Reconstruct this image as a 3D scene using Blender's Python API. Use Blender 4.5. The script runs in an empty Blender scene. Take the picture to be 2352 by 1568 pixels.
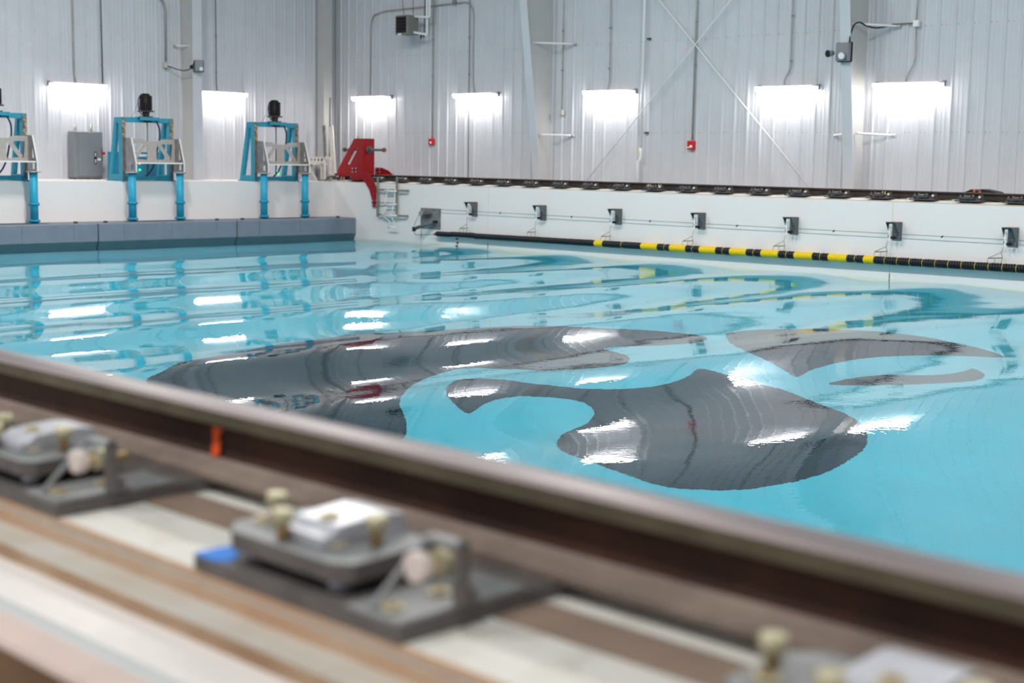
import bpy, bmesh, math, random
from mathutils import Vector, Matrix
from mathutils.geometry import tessellate_polygon
random.seed(7)
scn = bpy.context.scene
col = scn.collection

# ------------------------------------------------------------------ camera
YAW, PITCH, ROLL = math.radians(133.865), math.radians(7.277), math.radians(0.994)
CZ = 0.70
_f = Vector((math.cos(YAW)*math.cos(PITCH), math.sin(YAW)*math.cos(PITCH), -math.sin(PITCH)))
_r0 = Vector((math.sin(YAW), -math.cos(YAW), 0)); _u0 = _r0.cross(_f)
_r = _r0*math.cos(ROLL) + _u0*math.sin(ROLL)
_u = -_r0*math.sin(ROLL) + _u0*math.cos(ROLL)
FPX = 3267.0
cam = bpy.data.cameras.new('camera'); camo = bpy.data.objects.new('camera', cam); col.objects.link(camo)
M = Matrix(((_r.x, _u.x, -_f.x, 0), (_r.y, _u.y, -_f.y, 0), (_r.z, _u.z, -_f.z, CZ), (0, 0, 0, 1)))
camo.matrix_world = M
cam.sensor_width = 36; cam.lens = 36*FPX/2352; cam.clip_start = .05; cam.clip_end = 200
cam.dof.use_dof = True; cam.dof.focus_distance = 13.0; cam.dof.aperture_fstop = 2.3
scn.camera = camo

def ray(x, y): return _f*FPX + _r*(x-1176) - _u*(y-784)
def onY(x, y, Y): d = ray(x, y); k = Y/d.y; return Vector((d.x*k, Y, CZ+d.z*k))
def onX(x, y, X): d = ray(x, y); k = X/d.x; return Vector((X, d.y*k, CZ+d.z*k))
def onZ(x, y, Z): d = ray(x, y); k = (Z-CZ)/d.z; return Vector((d.x*k, d.y*k, Z))

# ------------------------------------------------------------------ world and light
scn.view_settings.view_transform = 'Standard'; scn.view_settings.look = 'None'
scn.view_settings.exposure = 0.27; scn.view_settings.gamma = 1.0; scn.view_settings.use_curve_mapping = False
w = bpy.data.worlds.new('world'); scn.world = w; w.use_nodes = True
bgn = w.node_tree.nodes['Background']; bgn.inputs[0].default_value = (0.90, 0.95, 1.0, 1); bgn.inputs[1].default_value = 0.30

def area(x, y, z, sx, sy, power, colr=(1, .97, .94)):
    L = bpy.data.lights.new('ceiling_light', 'AREA'); L.shape = 'RECTANGLE'; L.size = sx; L.size_y = sy
    L.energy = power; L.color = colr
    o = bpy.data.objects.new('ceiling_light', L); o.location = (x, y, z); col.objects.link(o)
for X in (-25.5, -19.5, -13.5, -4.5, 1):
    area(X, 15.0, 9.0, 1.2, .6, 640, (1, .965, .93))
for X in (-12, -6, 0):
    area(X, -1.6, 6.5, 1.2, .6, 170, (1, .965, .93))

# ------------------------------------------------------------------ materials
def newmat(name):
    m = bpy.data.materials.new(name); m.use_nodes = True
    nt = m.node_tree; return m, nt, nt.nodes['Principled BSDF']
def mat(name, c, rough=.5, metal=0, var=.0, scale=8, c2=None, bump=0, bscale=40, emit=0, stretch=None, thr=None):
    m, nt, b = newmat(name)
    b.inputs['Roughness'].default_value = rough; b.inputs['Metallic'].default_value = metal
    b.inputs['Base Color'].default_value = (*c, 1); b.inputs['Specular IOR Level'].default_value = .3
    if c2 is None and var: c2 = tuple(max(0, v*(1-var)) for v in c)
    if c2 is not None or bump:
        tc = nt.nodes.new('ShaderNodeTexCoord'); mp = nt.nodes.new('ShaderNodeMapping')
        nt.links.new(tc.outputs['Object'], mp.inputs[0])
        if stretch: mp.inputs['Scale'].default_value = stretch
    if c2 is not None:
        n = nt.nodes.new('ShaderNodeTexNoise'); n.inputs['Scale'].default_value = scale; n.inputs['Detail'].default_value = 5
        nt.links.new(mp.outputs[0], n.inputs['Vector'])
        r = nt.nodes.new('ShaderNodeValToRGB'); lo, hi = thr or (.35, .65)
        r.color_ramp.elements[0].position = lo; r.color_ramp.elements[1].position = hi
        r.color_ramp.elements[0].color = (*c2, 1); r.color_ramp.elements[1].color = (*c, 1)
        nt.links.new(n.outputs['Fac'], r.inputs[0]); nt.links.new(r.outputs[0], b.inputs['Base Color'])
    if bump:
        n2 = nt.nodes.new('ShaderNodeTexNoise'); n2.inputs['Scale'].default_value = bscale
        nt.links.new(mp.outputs[0], n2.inputs['Vector'])
        bp = nt.nodes.new('ShaderNodeBump'); bp.inputs['Strength'].default_value = bump; bp.inputs['Distance'].default_value = .01
        nt.links.new(n2.outputs['Fac'], bp.inputs['Height']); nt.links.new(bp.outputs[0], b.inputs['Normal'])
    if emit:
        b.inputs['Emission Color'].default_value = (*c, 1); b.inputs['Emission Strength'].default_value = emit
    return m
MT = {}
MT['panel'] = mat('wall_panel', (.60, .61, .645), .32, 0, .05, 1.5)
MT['paint'] = mat('tank_paint', (.82, .80, .785), .55, 0, .05, 1.2)
MT['deck'] = mat('deck', (.72, .73, .71), .7, 0, .08, 3)
MT['cyan'] = mat('pool_paint', (.62, .88, .92), .6, 0, .05, 1.0)
MT['mural'] = mat('mural_black', (.014, .028, .042), .6, 0, .2, 2)
MT['column'] = mat('column_paint_shaded', (.56, .555, .54), .45, 0, .04, 2)  # column white toned down, shading of the webs put into the colour
MT['pod'] = mat('pod_grey', (.20, .235, .29), .55, 0, .10, 4)
MT['pod_shade'] = mat('pod_shaded_chamfer', (.10, .165, .19), .35, 0, .10, 4)  # same grey pod, teal shade under the overhang put into its colour
MT['groove'] = mat('groove', (.015, .018, .02), .8)
MT['blue'] = mat('machine_blue', (.035, .30, .42), .42, 0, .12, 9)
MT['pipe_blue'] = mat('pipe_blue', (.03, .38, .58), .4, 0, .08, 9)
MT['cab_blue'] = mat('cabinet_blue', (.03, .22, .35), .45)
MT['alu'] = mat('aluminium', (.50, .46, .43), .42, .3, .12, 12)
MT['brushed'] = mat('brushed_steel', (.40, .38, .37), .35, .8, .35, 5, stretch=(1, 6, 1))
MT['motor'] = mat('motor_black', (.022, .018, .02), .5)
MT['motor_neck'] = mat('motor_neck', (.06, .045, .05), .5)
MT['rust'] = mat('rusty_steel', (.05, .021, .013), .65, .2, .5, 14, bump=.4)
MT['rail_dark'] = mat('rail_web', (.038, .019, .014), .7, .1, c2=(.07, .030, .018), scale=6, bump=.3)
MT['rail_head'] = mat('rail_head_side', (.135, .11, .07), .6, .05, .3, 8)
MT['rail_top'] = mat('rail_running_face', (.24, .20, .20), .38, .35, .25, 5, stretch=(.3, 8, 1))
MT['rail_top_dark'] = mat('dark_rail_top', (.16, .125, .11), .5, .2, .25, 5)  # darker tone for the top of the far rail
MT['clip_shade'] = mat('shaded_clip_steel', (.085, .085, .09), .55, .2, .3, 12)  # near clip steel darkened to carry the dimmer light on the far row
MT['clip_shade_mid'] = mat('mid_shaded_clip_steel', (.14, .14, .15), .5, .2, .3, 12)  # lighter step of the same shaded far-row copy
MT['alu_edge'] = mat('bright_aluminium_edge', (.82, .80, .79), .35, .1)
MT['rail_web_far'] = mat('dark_rail_web', (.050, .038, .034), .7, .1, .35, 6)  # darker brown tone for the far rail's web, foot and head side
MT['rail_foot'] = mat('rail_foot', (.29, .225, .185), .65, .0, .35, 7)
MT['steel'] = mat('grey_steel', (.17, .155, .145), .55, .2, .3, 12)
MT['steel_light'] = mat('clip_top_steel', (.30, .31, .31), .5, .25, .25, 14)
MT['clipwhite'] = mat('clip_nose_zinc', (.62, .63, .68), .35, .45, .1, 20)
MT['brass'] = mat('yellow_zinc', (.48, .33, .14), .4, .55, .4, 30)
MT['brass_light'] = mat('pale_zinc', (.60, .55, .36), .42, .35, .2, 30)
MT['whitecap'] = mat('bolt_head', (.78, .68, .62), .5)
MT['grout'] = mat('grout', (.70, .69, .63), .85, 0, c2=(.56, .52, .45), scale=9, thr=(.25, .5), bump=.5)
MT['stain'] = mat('stained_grout', (.56, .36, .235), .85, 0, c2=(.60, .45, .33), scale=5, bump=.4)
MT['stain2'] = mat('brown_grout', (.36, .225, .135), .85, 0, c2=(.48, .34, .23), scale=5, bump=.4)
MT['patch'] = mat('brown_shim', (.30, .22, .165), .8, 0, .2, 6)
MT['ledge'] = mat('ledge', (.60, .58, .52), .8, 0, c2=(.54, .49, .41), scale=6)
MT['kerbwhite'] = mat('kerb_white', (.84, .80, .76), .6, 0, .04, 3)
MT['kerbgrey'] = mat('kerb_groove', (.62, .64, .63), .7)
MT['kerbpink'] = mat('kerb_outer', (.66, .53, .47), .75, 0, .15, 3)
MT['plywood'] = mat('plywood', (.25, .155, .09), .8, 0, .25, 4)
MT['red'] = mat('red_paint', (.34, .006, .010), .6, 0, .15, 6)
MT['alarm'] = mat('alarm_red', (.55, .02, .02), .4)
MT['white'] = mat('white_plastic', (.85, .85, .85), .5)
MT['cream'] = mat('cream_paint', (.70, .66, .60), .55, 0, .12, 10)
MT['offwhite'] = mat('pvc_white', (.80, .80, .80), .45)
MT['conduit'] = mat('galvanised_conduit', (.42, .42, .38), .4, .5, .2, 10)
MT['conduit_dark'] = mat('dark_conduit', (.16, .18, .18), .5, .4)
MT['cable'] = mat('black_cable', (.03, .035, .035), .5)
MT['hose'] = mat('navy_hose', (.02, .05, .10), .4)
MT['boxgrey'] = mat('electrical_grey', (.23, .25, .27), .45, .1, .05, 5)
MT['boxpale'] = mat('junction_box', (.55, .54, .50), .5)
MT['heater'] = mat('heater_grey', (.22, .22, .195), .55)
MT['black'] = mat('black', (.012, .012, .014), .5)
MT['rubber'] = mat('float_black', (.012, .014, .018), .38)
MT['yellow'] = mat('float_yellow', (.85, .60, .01), .4)
MT['plate_grey'] = mat('plate_grey', (.15, .155, .16), .6, .2, c2=(.27, .27, .29), scale=9)
MT['bracket_grey'] = mat('bracket_grey', (.14, .15, .16), .5, .3)
MT['wire'] = mat('wire_rope', (.22, .25, .22), .5, .5)
MT['lamp_body'] = mat('lamp_body', (.8, .8, .8), .5)
MT['ladder'] = mat('ladder_steel', (.32, .31, .26), .5, .4, .2, 10)
MT['rope'] = mat('white_rope', (.85, .87, .88), .8)
MT['copper'] = mat('gold_bolt', (.62, .42, .26), .35, .7)
MT['rust2'] = mat('rust_bumper', (.18, .085, .05), .7)
MT['blue_tape'] = mat('blue_tape', (.01, .22, .75), .6)
MT['orange'] = mat('orange_spray', (.85, .11, .02), .7)
MT['bolt'] = mat('bolt_heads', (.42, .42, .48), .4, .5)
MT['wood'] = mat('guide_strip', (.50, .36, .24), .6, 0, c2=(.10, .08, .06), scale=16, stretch=(1, 1, 1))
MT['alight'] = mat('amber_light', (1, .45, .12), .4, emit=2.5)
MT['glight'] = mat('green_light', (.02, .9, .35), .4, emit=1.6)
MT['tag_yellow'] = mat('yellow_tag', (.8, .7, .05), .6)
MT['brown'] = mat('brown_clamp', (.08, .055, .03), .6)
MT['reflector'] = mat('lamp_reflector', (.75, .75, .75), .35, 0)
MT['caulk'] = mat('seam', (.68, .66, .54), .7)
def emis(name, c, s):
    m, nt, b = newmat(name)
    b.inputs['Base Color'].default_value = (.8, .8, .8, 1); b.inputs['Emission Color'].default_value = (*c, 1)
    b.inputs['Emission Strength'].default_value = s; return m
MT['glow'] = emis('lamp_lens', (1, .945, .91), 22)

# tank wall: white above the water, yellowish scum line, turquoise paint below the water line
def tankwall():
    m, nt, b = newmat('tank_wall_paint'); b.inputs['Roughness'].default_value = .5
    N = nt.nodes; Lk = nt.links
    g = N.new('ShaderNodeNewGeometry'); s = N.new('ShaderNodeSeparateXYZ'); Lk.new(g.outputs['Position'], s.inputs[0])
    n = N.new('ShaderNodeTexNoise'); n.inputs['Scale'].default_value = 1.3; n.inputs['Detail'].default_value = 4
    Lk.new(g.outputs['Position'], n.inputs['Vector'])
    ma = N.new('ShaderNodeMath'); ma.operation = 'MULTIPLY_ADD'; ma.inputs[1].default_value = .05; Lk.new(n.outputs['Fac'], ma.inputs[0]); Lk.new(s.outputs['Z'], ma.inputs[2])
    mr = N.new('ShaderNodeMapRange'); mr.inputs[1].default_value = -1.75; mr.inputs[2].default_value = -1.35; Lk.new(ma.outputs[0], mr.inputs[0])
    r = N.new('ShaderNodeValToRGB'); e = r.color_ramp.elements
    e[0].position = 0; e[0].color = (.80, .79, .78, 1)
    e[1].position = 1; e[1].color = (.83, .787, .768, 1)
    for p, c in ((.42, (.79, .78, .76)), (.50, (.72, .72, .56)), (.55, (.78, .76, .64)), (.62, (.82, .795, .77))):
        q = e.new(p); q.color = (*c, 1)
    Lk.new(mr.outputs[0], r.inputs[0]); Lk.new(r.outputs[0], b.inputs['Base Color'])
    return m
MT['tankwall'] = tankwall()

# water: clear dielectric surface with fine ripples over the modelled swell
def watermat():
    m = bpy.data.materials.new('water'); m.use_nodes = True; nt = m.node_tree; nt.nodes.clear()
    o = nt.nodes.new('ShaderNodeOutputMaterial'); g = nt.nodes.new('ShaderNodeBsdfGlass')
    g.inputs['IOR'].default_value = 1.333; g.inputs['Roughness'].default_value = 0.0
    tc = nt.nodes.new('ShaderNodeTexCoord')
    mp = nt.nodes.new('ShaderNodeMapping'); nt.links.new(tc.outputs['Object'], mp.inputs[0])
    mp.inputs['Rotation'].default_value = (0, 0, math.radians(20)); mp.inputs['Scale'].default_value = (1.0, .8, 1)
    n1 = nt.nodes.new('ShaderNodeTexNoise'); n1.inputs['Scale'].default_value = 15.0; n1.inputs['Detail'].default_value = 2.0
    nt.links.new(mp.outputs[0], n1.inputs['Vector'])
    b1 = nt.nodes.new('ShaderNodeBump'); b1.inputs['Strength'].default_value = 1; b1.inputs['Distance'].default_value = RIP
    nt.links.new(n1.outputs['Fac'], b1.inputs['Height'])
    n2 = nt.nodes.new('ShaderNodeTexNoise'); n2.inputs['Scale'].default_value = .9; n2.inputs['Detail'].default_value = 1.0
    nt.links.new(mp.outputs[0], n2.inputs['Vector'])
    b2 = nt.nodes.new('ShaderNodeBump'); b2.inputs['Strength'].default_value = 1; b2.inputs['Distance'].default_value = .012
    nt.links.new(n2.outputs['Fac'], b2.inputs['Height']); nt.links.new(b1.outputs[0], b2.inputs['Normal'])
    nt.links.new(b2.outputs[0], g.inputs['Normal']); nt.links.new(g.outputs[0], o.inputs[0])
    va = nt.nodes.new('ShaderNodeVolumeAbsorption'); va.inputs['Color'].default_value = (.0, .86, .955, 1); va.inputs['Density'].default_value = .44
    nt.links.new(va.outputs[0], o.inputs[1])
    return m
RIP = .0007
MT['water'] = watermat()

# ------------------------------------------------------------------ mesh helpers
class MB:
    def __init__(s): s.v = []; s.f = []; s.m = []; s.sm = []; s.mats = []
    def mi(s, m):
        if m not in s.mats: s.mats.append(m)
        return s.mats.index(m)
    def add(s, vs, fs, m, smooth=False):
        k = len(s.v); s.v += [tuple(v) for v in vs]; i = s.mi(m)
        for f in fs: s.f.append([k+a for a in f]); s.m.append(i); s.sm.append(smooth)
    def box(s, a, b, m, R=None, o=None):
        x0, y0, z0 = [min(p, q) for p, q in zip(a, b)]; x1, y1, z1 = [max(p, q) for p, q in zip(a, b)]
        vs = [Vector(p) for p in ((x0,y0,z0),(x1,y0,z0),(x1,y1,z0),(x0,y1,z0),(x0,y0,z1),(x1,y0,z1),(x1,y1,z1),(x0,y1,z1))]
        if R is not None: vs = [R @ v + (Vector(o) if o is not None else Vector((0,0,0))) for v in vs]
        s.add(vs, [(0,3,2,1),(4,5,6,7),(0,1,5,4),(1,2,6,5),(2,3,7,6),(3,0,4,7)], m)
    def cyl(s, p0, p1, r, m, n=12, r1=None, caps=True):
        p0 = Vector(p0); p1 = Vector(p1); r1 = r if r1 is None else r1
        d = (p1-p0).normalized(); a = d.orthogonal().normalized(); b = d.cross(a)
        vs = []
        for p, rr in ((p0, r), (p1, r1)):
            for k in range(n):
                t = 2*math.pi*k/n; vs.append(p + (a*math.cos(t)+b*math.sin(t))*rr)
        s.add(vs, [(k, (k+1) % n, n+(k+1) % n, n+k) for k in range(n)], m, True)
        if caps: s.add(vs[:n], [tuple(range(n))[::-1]], m); s.add(vs[n:], [tuple(range(n))], m)
    def tube(s, pts, r, m, n=8):
        pts = [Vector(p) for p in pts]; vs = []; up = None
        for i, p in enumerate(pts):
            d = (pts[min(i+1, len(pts)-1)] - pts[max(i-1, 0)]).normalized()
            if up is None: up = d.orthogonal().normalized()
            a = (up - d*up.dot(d)).normalized(); up = a; b = d.cross(a)
            for k in range(n):
                t = 2*math.pi*k/n; vs.append(p + (a*math.cos(t)+b*math.sin(t))*r)
        fs = []
        for i in range(len(pts)-1):
            for k in range(n): fs.append((i*n+k, i*n+(k+1) % n, (i+1)*n+(k+1) % n, (i+1)*n+k))
        s.add(vs, fs, m, True); s.add(vs[:n], [tuple(range(n))[::-1]], m); s.add(vs[-n:], [tuple(range(n))], m)
    def prism(s, outer, holes, thick, frame, m):
        """outer/holes: lists of 2D points; frame(u,v,w)->3D; w in thick=(w0,w1)"""
        loops = [[Vector((a, b, 0)) for a, b in L] for L in [outer]+list(holes)]
        tris = tessellate_polygon(loops); flat = [p for L in loops for p in L]; n = len(flat)
        vs = [frame(p.x, p.y, thick[0]) for p in flat] + [frame(p.x, p.y, thick[1]) for p in flat]
        fs = [tuple(t) for t in tris] + [tuple(n+i for i in reversed(t)) for t in tris]
        k = 0
        for L in loops:
            q = len(L)
            for i in range(q): fs.append((k+i, k+(i+1) % q, n+k+(i+1) % q, n+k+i))
            k += q
        s.add(vs, fs, m)
    def extrude(s, prof, x0, x1, mats):
        """prof: closed list (y,z); along X; mats: one material per edge"""
        n = len(prof); vs = [(x0, y, z) for y, z in prof] + [(x1, y, z) for y, z in prof]
        for i in range(n):
            j = (i+1) % n; s.add([vs[i], vs[j], vs[n+j], vs[n+i]], [(0, 1, 2, 3)], mats[i] if isinstance(mats, list) else mats)
        s.add(vs[:n], [tuple(range(n))], mats[0] if isinstance(mats, list) else mats)
        s.add(vs[n:], [tuple(range(n))[::-1]], mats[0] if isinstance(mats, list) else mats)
    def build(s, name, parent=None, bevel=0, seg=1):
        me = bpy.data.meshes.new(name); me.from_pydata(s.v, [], s.f); me.validate()
        for m in s.mats: me.materials.append(MT[m])
        if len(me.polygons) == len(s.m):
            for p, i, q in zip(me.polygons, s.m, s.sm): p.material_index = i; p.use_smooth = q
        bm = bmesh.new(); bm.from_mesh(me); bmesh.ops.remove_doubles(bm, verts=bm.verts, dist=1e-5)
        bmesh.ops.recalc_face_normals(bm, faces=bm.faces); bm.to_mesh(me); bm.free()
        o = bpy.data.objects.new(name, me); col.objects.link(o)
        if parent is not None: o.parent = parent; o.matrix_parent_inverse = Matrix.Translation(-parent.location) if parent.type == 'EMPTY' else Matrix.Identity(4)
        if bevel:
            bv = o.modifiers.new('bevel', 'BEVEL'); bv.width = bevel; bv.segments = seg; bv.limit_method = 'ANGLE'; bv.angle_limit = math.radians(40)
        return o
def thing(name, label, cat, loc, group=None):
    o = bpy.data.objects.new(name, None); o.empty_display_size = .1; o.location = loc; col.objects.link(o)
    tag(o, label, cat, group); return o
def tag(o, label, cat, group=None, kind=None):
    o['label'] = label; o['category'] = cat
    if group: o['group'] = group
    if kind: o['kind'] = kind
    return o
def struct(o): o['kind'] = 'structure'; return o
def kids(o): return [c for c in bpy.data.objects if c.parent == o]
def dup(root, dloc, label=None):
    r = root.copy(); col.objects.link(r); r.location = root.location + Vector(dloc)
    if label: r['label'] = label
    for ch in kids(root):
        c = ch.copy(); col.objects.link(c); c.parent = r; c.matrix_parent_inverse = ch.matrix_parent_inverse.copy()
        for g in kids(ch):
            d = g.copy(); col.objects.link(d); d.parent = c
    return r
def sub(o, name, parent): pass

# ------------------------------------------------------------------ main dimensions
YF = 25.735            # inner face of the far tank wall
XW = -31.84            # tank face of the wavemaker wall
YB = 27.70; XB = -34.36  # building walls
YR = 1.675             # near rail centre
YN = 2.085             # inner face of near tank wall
YRF = YF + .41         # far rail centre
ZW = -1.565; ZFL = -3.15
XE = 3.0
HB = 9.5
WL = 3.3; WA = .031
def wave(x, y):
    k = 2*math.pi/WL; ph = k*(x+29.4) + .02*y*0
    a = WA
    z = a*math.cos(ph) + .0035*math.cos(2*math.pi*(y*.23+x*.09)) + .003*math.cos(2*math.pi*(x*.71+y*.12)+1.0)
    return z
def wgrad(x, y):
    e = 1e-3; return ((wave(x+e, y)-wave(x-e, y))/(2*e), (wave(x, y+e)-wave(x, y-e))/(2*e))

# ------------------------------------------------------------------ tank shell
# near tank wall with stepped outer edge
g = MB()
g.extrude([(YN, -3.4), (YN, 0.0), (1.286, 0.0), (1.286, -.028), (1.212, -.028), (1.212, -.056), (1.10, -.056), (1.095, -.066), (1.07, -.066), (1.065, -.056), (1.004, -.062), (.998, -.070), (.998, -3.4)],
          -34.0, XE, ['tankwall', 'grout', 'stain', 'ledge', 'stain2', 'kerbwhite', 'kerbgrey', 'kerbgrey', 'kerbgrey', 'kerbpink', 'kerbpink', 'plywood', 'plywood'])
struct(g.build('wall_near'))
# raised grout pad beneath the sole plates with brown edge
g = MB(); g.extrude([(2.08, .001), (2.08, .020), (1.288, .020), (1.288, .001)], -33.5, XE, ['grout', 'grout', 'stain', 'grout'])
tag(g.build('grout_pad', bevel=.004), 'long rough white grout pad with brown stained edge under the near rail', 'grout pad')
g = MB(); g.extrude([(YF, -3.4), (YF, 0.0), (YF+.85, 0), (YF+.85, -3.4)], XW-.3, XE, ['tankwall', 'paint', 'paint', 'paint']); struct(g.build('wall_far'))
g = MB(); g.extrude([(YF+.012, .001), (YF+.012, .012), (YF+.30, .052), (YF+.52, .052), (YF+.82, .012), (YF+.82, .001)], XW+.1, XE, ['stain', 'grout', 'grout', 'grout', 'grout', 'grout'])
tag(g.build('grout_pad'), 'thin tan edged grout strip along the top of the far tank wall', 'grout pad')
g = MB(); g.box((XB, YN-1.1, -3.4), (XW, YF+.02, 0), 'tankwall'); struct(g.build('wall_left'))
g = MB(); g.box((XE, YN-1.1, -3.4), (XE+.4, YF+.85, 0), 'tankwall'); struct(g.build('wall_right'))
g = MB(); g.box((XW-.1, YN-.1, ZFL-.2), (XE+.1, YF+.1, ZFL), 'cyan'); struct(g.build('floor'))
g = MB(); g.box((XB-.2, YF+.86, -1.2), (XE+.4, YB+.2, -1.0), 'deck'); struct(g.build('floor_walkway'))
g = MB(); g.box((XB-.2, -4, -2.3), (XE+.4, .98, -2.1), 'plywood'); struct(g.build('floor_near'))
# wall seams on the far wall
for x in (-25.65, -14.28):
    g = MB(); g.box((x-.007, YF-.004, -1.6), (x+.007, YF+.01, -.0), 'caulk'); g.box((x-.008, YF-.006, -1.62), (x+.008, YF+.01, -1.42), 'brown')
    tag(g.build('wall_seam'), 'thin yellowish vertical seam in far tank wall, '+('beside the second roller bracket' if x < -20 else 'running down behind the sixth roller bracket'), 'seam')

# water
nx, ny = 420, 120
g = MB(); vs = []; fs = []
x0, x1, y0, y1 = XW-.02, XE, YN-.01, YF+.01
for i in range(nx+1):
    for j in range(ny+1):
        x = x0+(x1-x0)*i/nx; y = y0+(y1-y0)*j/ny; vs.append((x, y, ZW+wave(x, y)))
for i in range(nx):
    for j in range(ny):
        a = i*(ny+1)+j; fs.append((a, a+ny+1, a+ny+2, a+1))
nt_ = len(vs); zb_ = ZFL-.05
edge = [(i, 0) for i in range(nx)] + [(nx, j) for j in range(ny)] + [(i, ny) for i in range(nx, 0, -1)] + [(0, j) for j in range(ny, 0, -1)]
top_ = [i*(ny+1)+j for i, j in edge]
vs += [(vs[a][0], vs[a][1], zb_) for a in top_]
m_ = len(top_); sidef = []
for k in range(m_): fs.append((top_[(k+1) % m_], top_[k], nt_+k, nt_+(k+1) % m_))
fs.append(tuple(nt_+k for k in range(m_))[::-1])
nside = m_+1
me = bpy.data.meshes.new('water_surface'); me.from_pydata(vs, [], fs); me.materials.append(MT['water'])
for p in me.polygons[:len(me.polygons)-nside]: p.use_smooth = True
wo = bpy.data.objects.new('water_surface', me); col.objects.link(wo); tag(wo, 'clear turquoise pool water with low regular waves filling the tank', 'water', kind='stuff')

# painted dark shapes on the tank floor, as seen through the swell
def tofloor(px, py):
    d = ray(px, py).normalized(); o = Vector((0, 0, CZ)); t = (ZW-CZ)/d.z
    for _ in range(30):
        p = o+d*t; t += (ZW+wave(p.x, p.y)-p.z)/d.z*.9
    p = o+d*t; gx, gy = wgrad(p.x, p.y); n = Vector((-gx, -gy, 1)).normalized()
    eta = 1/1.333; c = -n.dot(d); rr = d*eta + n*(eta*c-math.sqrt(1-eta*eta*(1-c*c)))
    k = (ZFL-p.z)/rr.z; return (p.x+rr.x*k, p.y+rr.y*k)
def A(*p): return [(1200+x/2.0417, 650+y/2.0417) for x, y in p]
def Bc(*p): return [(300+x/2.352, 650+y/2.352) for x, y in p]
blobs = {
 'a': A((835,403),(960,430),(1080,465),(1200,492),(1300,530),(1400,572),(1480,600),(1560,640),(1605,690),(1612,750),(1590,790),(1520,840),(1420,890),(1300,925),(1160,950),(1020,970),(880,970),(740,962),(620,940),(500,900),(400,865),(300,828),(200,795),(163,755),(185,715),(240,685),(300,660),(335,625),(338,598),(300,568),(240,550),(150,538),(60,533))
   + Bc((2100,612),(2000,625),(1920,650),(1850,690),(1820,703),(1780,680),(1720,620),(1700,575),(1720,545),(1780,520),(1900,515),(2050,525))
   + A((0,465),(120,478),(280,493),(440,497),(580,488),(700,465),(780,435)),
 'b': Bc((80,530),(180,475),(270,430),(400,405),(600,370),(800,330),(1000,305),(1200,280),(1400,268),(1600,258),(1800,245),(2000,235)) + A((0,200),(200,203),(450,215),(600,222),(780,238),(850,250),(865,262),(840,275),(760,285),(600,295),(450,298),(380,308),(430,320),(490,340),(500,360),(470,380),(380,395),(250,405),(100,412),(0,405))
   + Bc((1980,462),(1850,460),(1750,468),(1650,495),(1560,530),(1500,570),(1465,620),(1460,660),(1480,710),(1490,760),(1480,830),(1380,900),(1000,900),(600,800),(200,640)),
 'c': A((955,245),(985,230),(1080,220),(1220,216),(1400,217),(1600,223),(1750,235),(1900,255),(2000,275),(2120,300),(2200,322),(2260,348),(2150,345),(2000,340),(1850,340),(1700,345),(1550,360),(1450,380),(1350,410),(1285,440),(1230,410),(1150,365),(1060,325),(980,285)),
 'd': A((1440,470),(1560,445),(1700,430),(1850,432),(1980,428),(2060,415),(2110,402),(2150,418),(2165,435),(2130,455),(2050,465),(1900,473),(1700,478),(1500,478)),
}
lab = {'a': 'large dark lobed shape painted on tank floor, closest to the near rail', 'b': 'long dark curved shape on the tank floor, hidden partly by near rail at left',
       'c': 'dark crescent shape on the tank floor, farther right towards the float boom', 'd': 'small thin dark sliver on the tank floor just below the crescent shape'}
def dens(L, n=4):
    out = []
    for i in range(len(L)):
        p0, p1, p2, p3 = L[i-1], L[i], L[(i+1) % len(L)], L[(i+2) % len(L)]
        for k in range(n):
            t = k/n
            out.append(tuple(.5*((2*p1[c])+(-p0[c]+p2[c])*t+(2*p0[c]-5*p1[c]+4*p2[c]-p3[c])*t*t+(-p0[c]+3*p1[c]-3*p2[c]+p3[c])*t**3) for c in (0, 1)))
    return out
for k, L in blobs.items():
    P = [tofloor(*p) for p in dens(L)]
    g = MB(); g.prism(P, [], (ZFL+.001, ZFL+.006), lambda u, v, w_: Vector((u, v, w_)), 'mural')
    tag(g.build('floor_mural'), lab[k], 'floor marking', 'dark shapes painted on the tank floor')

# ------------------------------------------------------------------ rails
def rail(name, y, z0, xa, xb, label, dark=False):
    h = .146
    half = [(0, 0), (.066, 0), (.066, .012), (.030, .024), (.016, .034), (.012, .055), (.013, .085), (.020, .100), (.043, .108), (.0435, .136), (.036, .144), (0, h)]
    ms = ['rail_foot', 'rail_foot', 'rail_foot', 'rail_foot', 'rail_dark', 'rail_dark', 'rail_dark', 'rail_dark', 'rail_head', 'rail_top', 'rail_top']
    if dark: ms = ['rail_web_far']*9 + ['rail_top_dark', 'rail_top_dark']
    prof = [(y+a, z0+b) for a, b in half] + [(y-a, z0+b) for a, b in reversed(half[1:-1])]
    mats = ms + ms[::-1]
    g = MB(); g.extrude(prof, xa, xb, mats); o = g.build(name); tag(o, label, 'rail'); return o
nr = rail('crane_rail', YR, .048, -34, XE, 'thick rusty brown steel rail on near tank wall, out of focus')
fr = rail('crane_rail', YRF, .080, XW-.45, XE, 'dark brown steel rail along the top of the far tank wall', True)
p = onY(487, 1000, YR-.02)
g = MB(); 
g.prism([(-.012,.0),(.014,.002),(.016,.03),(.010,.045),(.022,.052),(.018,.062),(.006,.07),(-.012,.066),(-.010,.03)], [], (0, .0015), lambda u, v, w_: Vector((p.x+u+.01, YR-.0165-w_-.004*(1-min(1,(v/.02))), .084+v-.001)), 'orange')
g.build('paint_mark', nr)['label'] = 'orange spray paint mark on the rail web'

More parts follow.
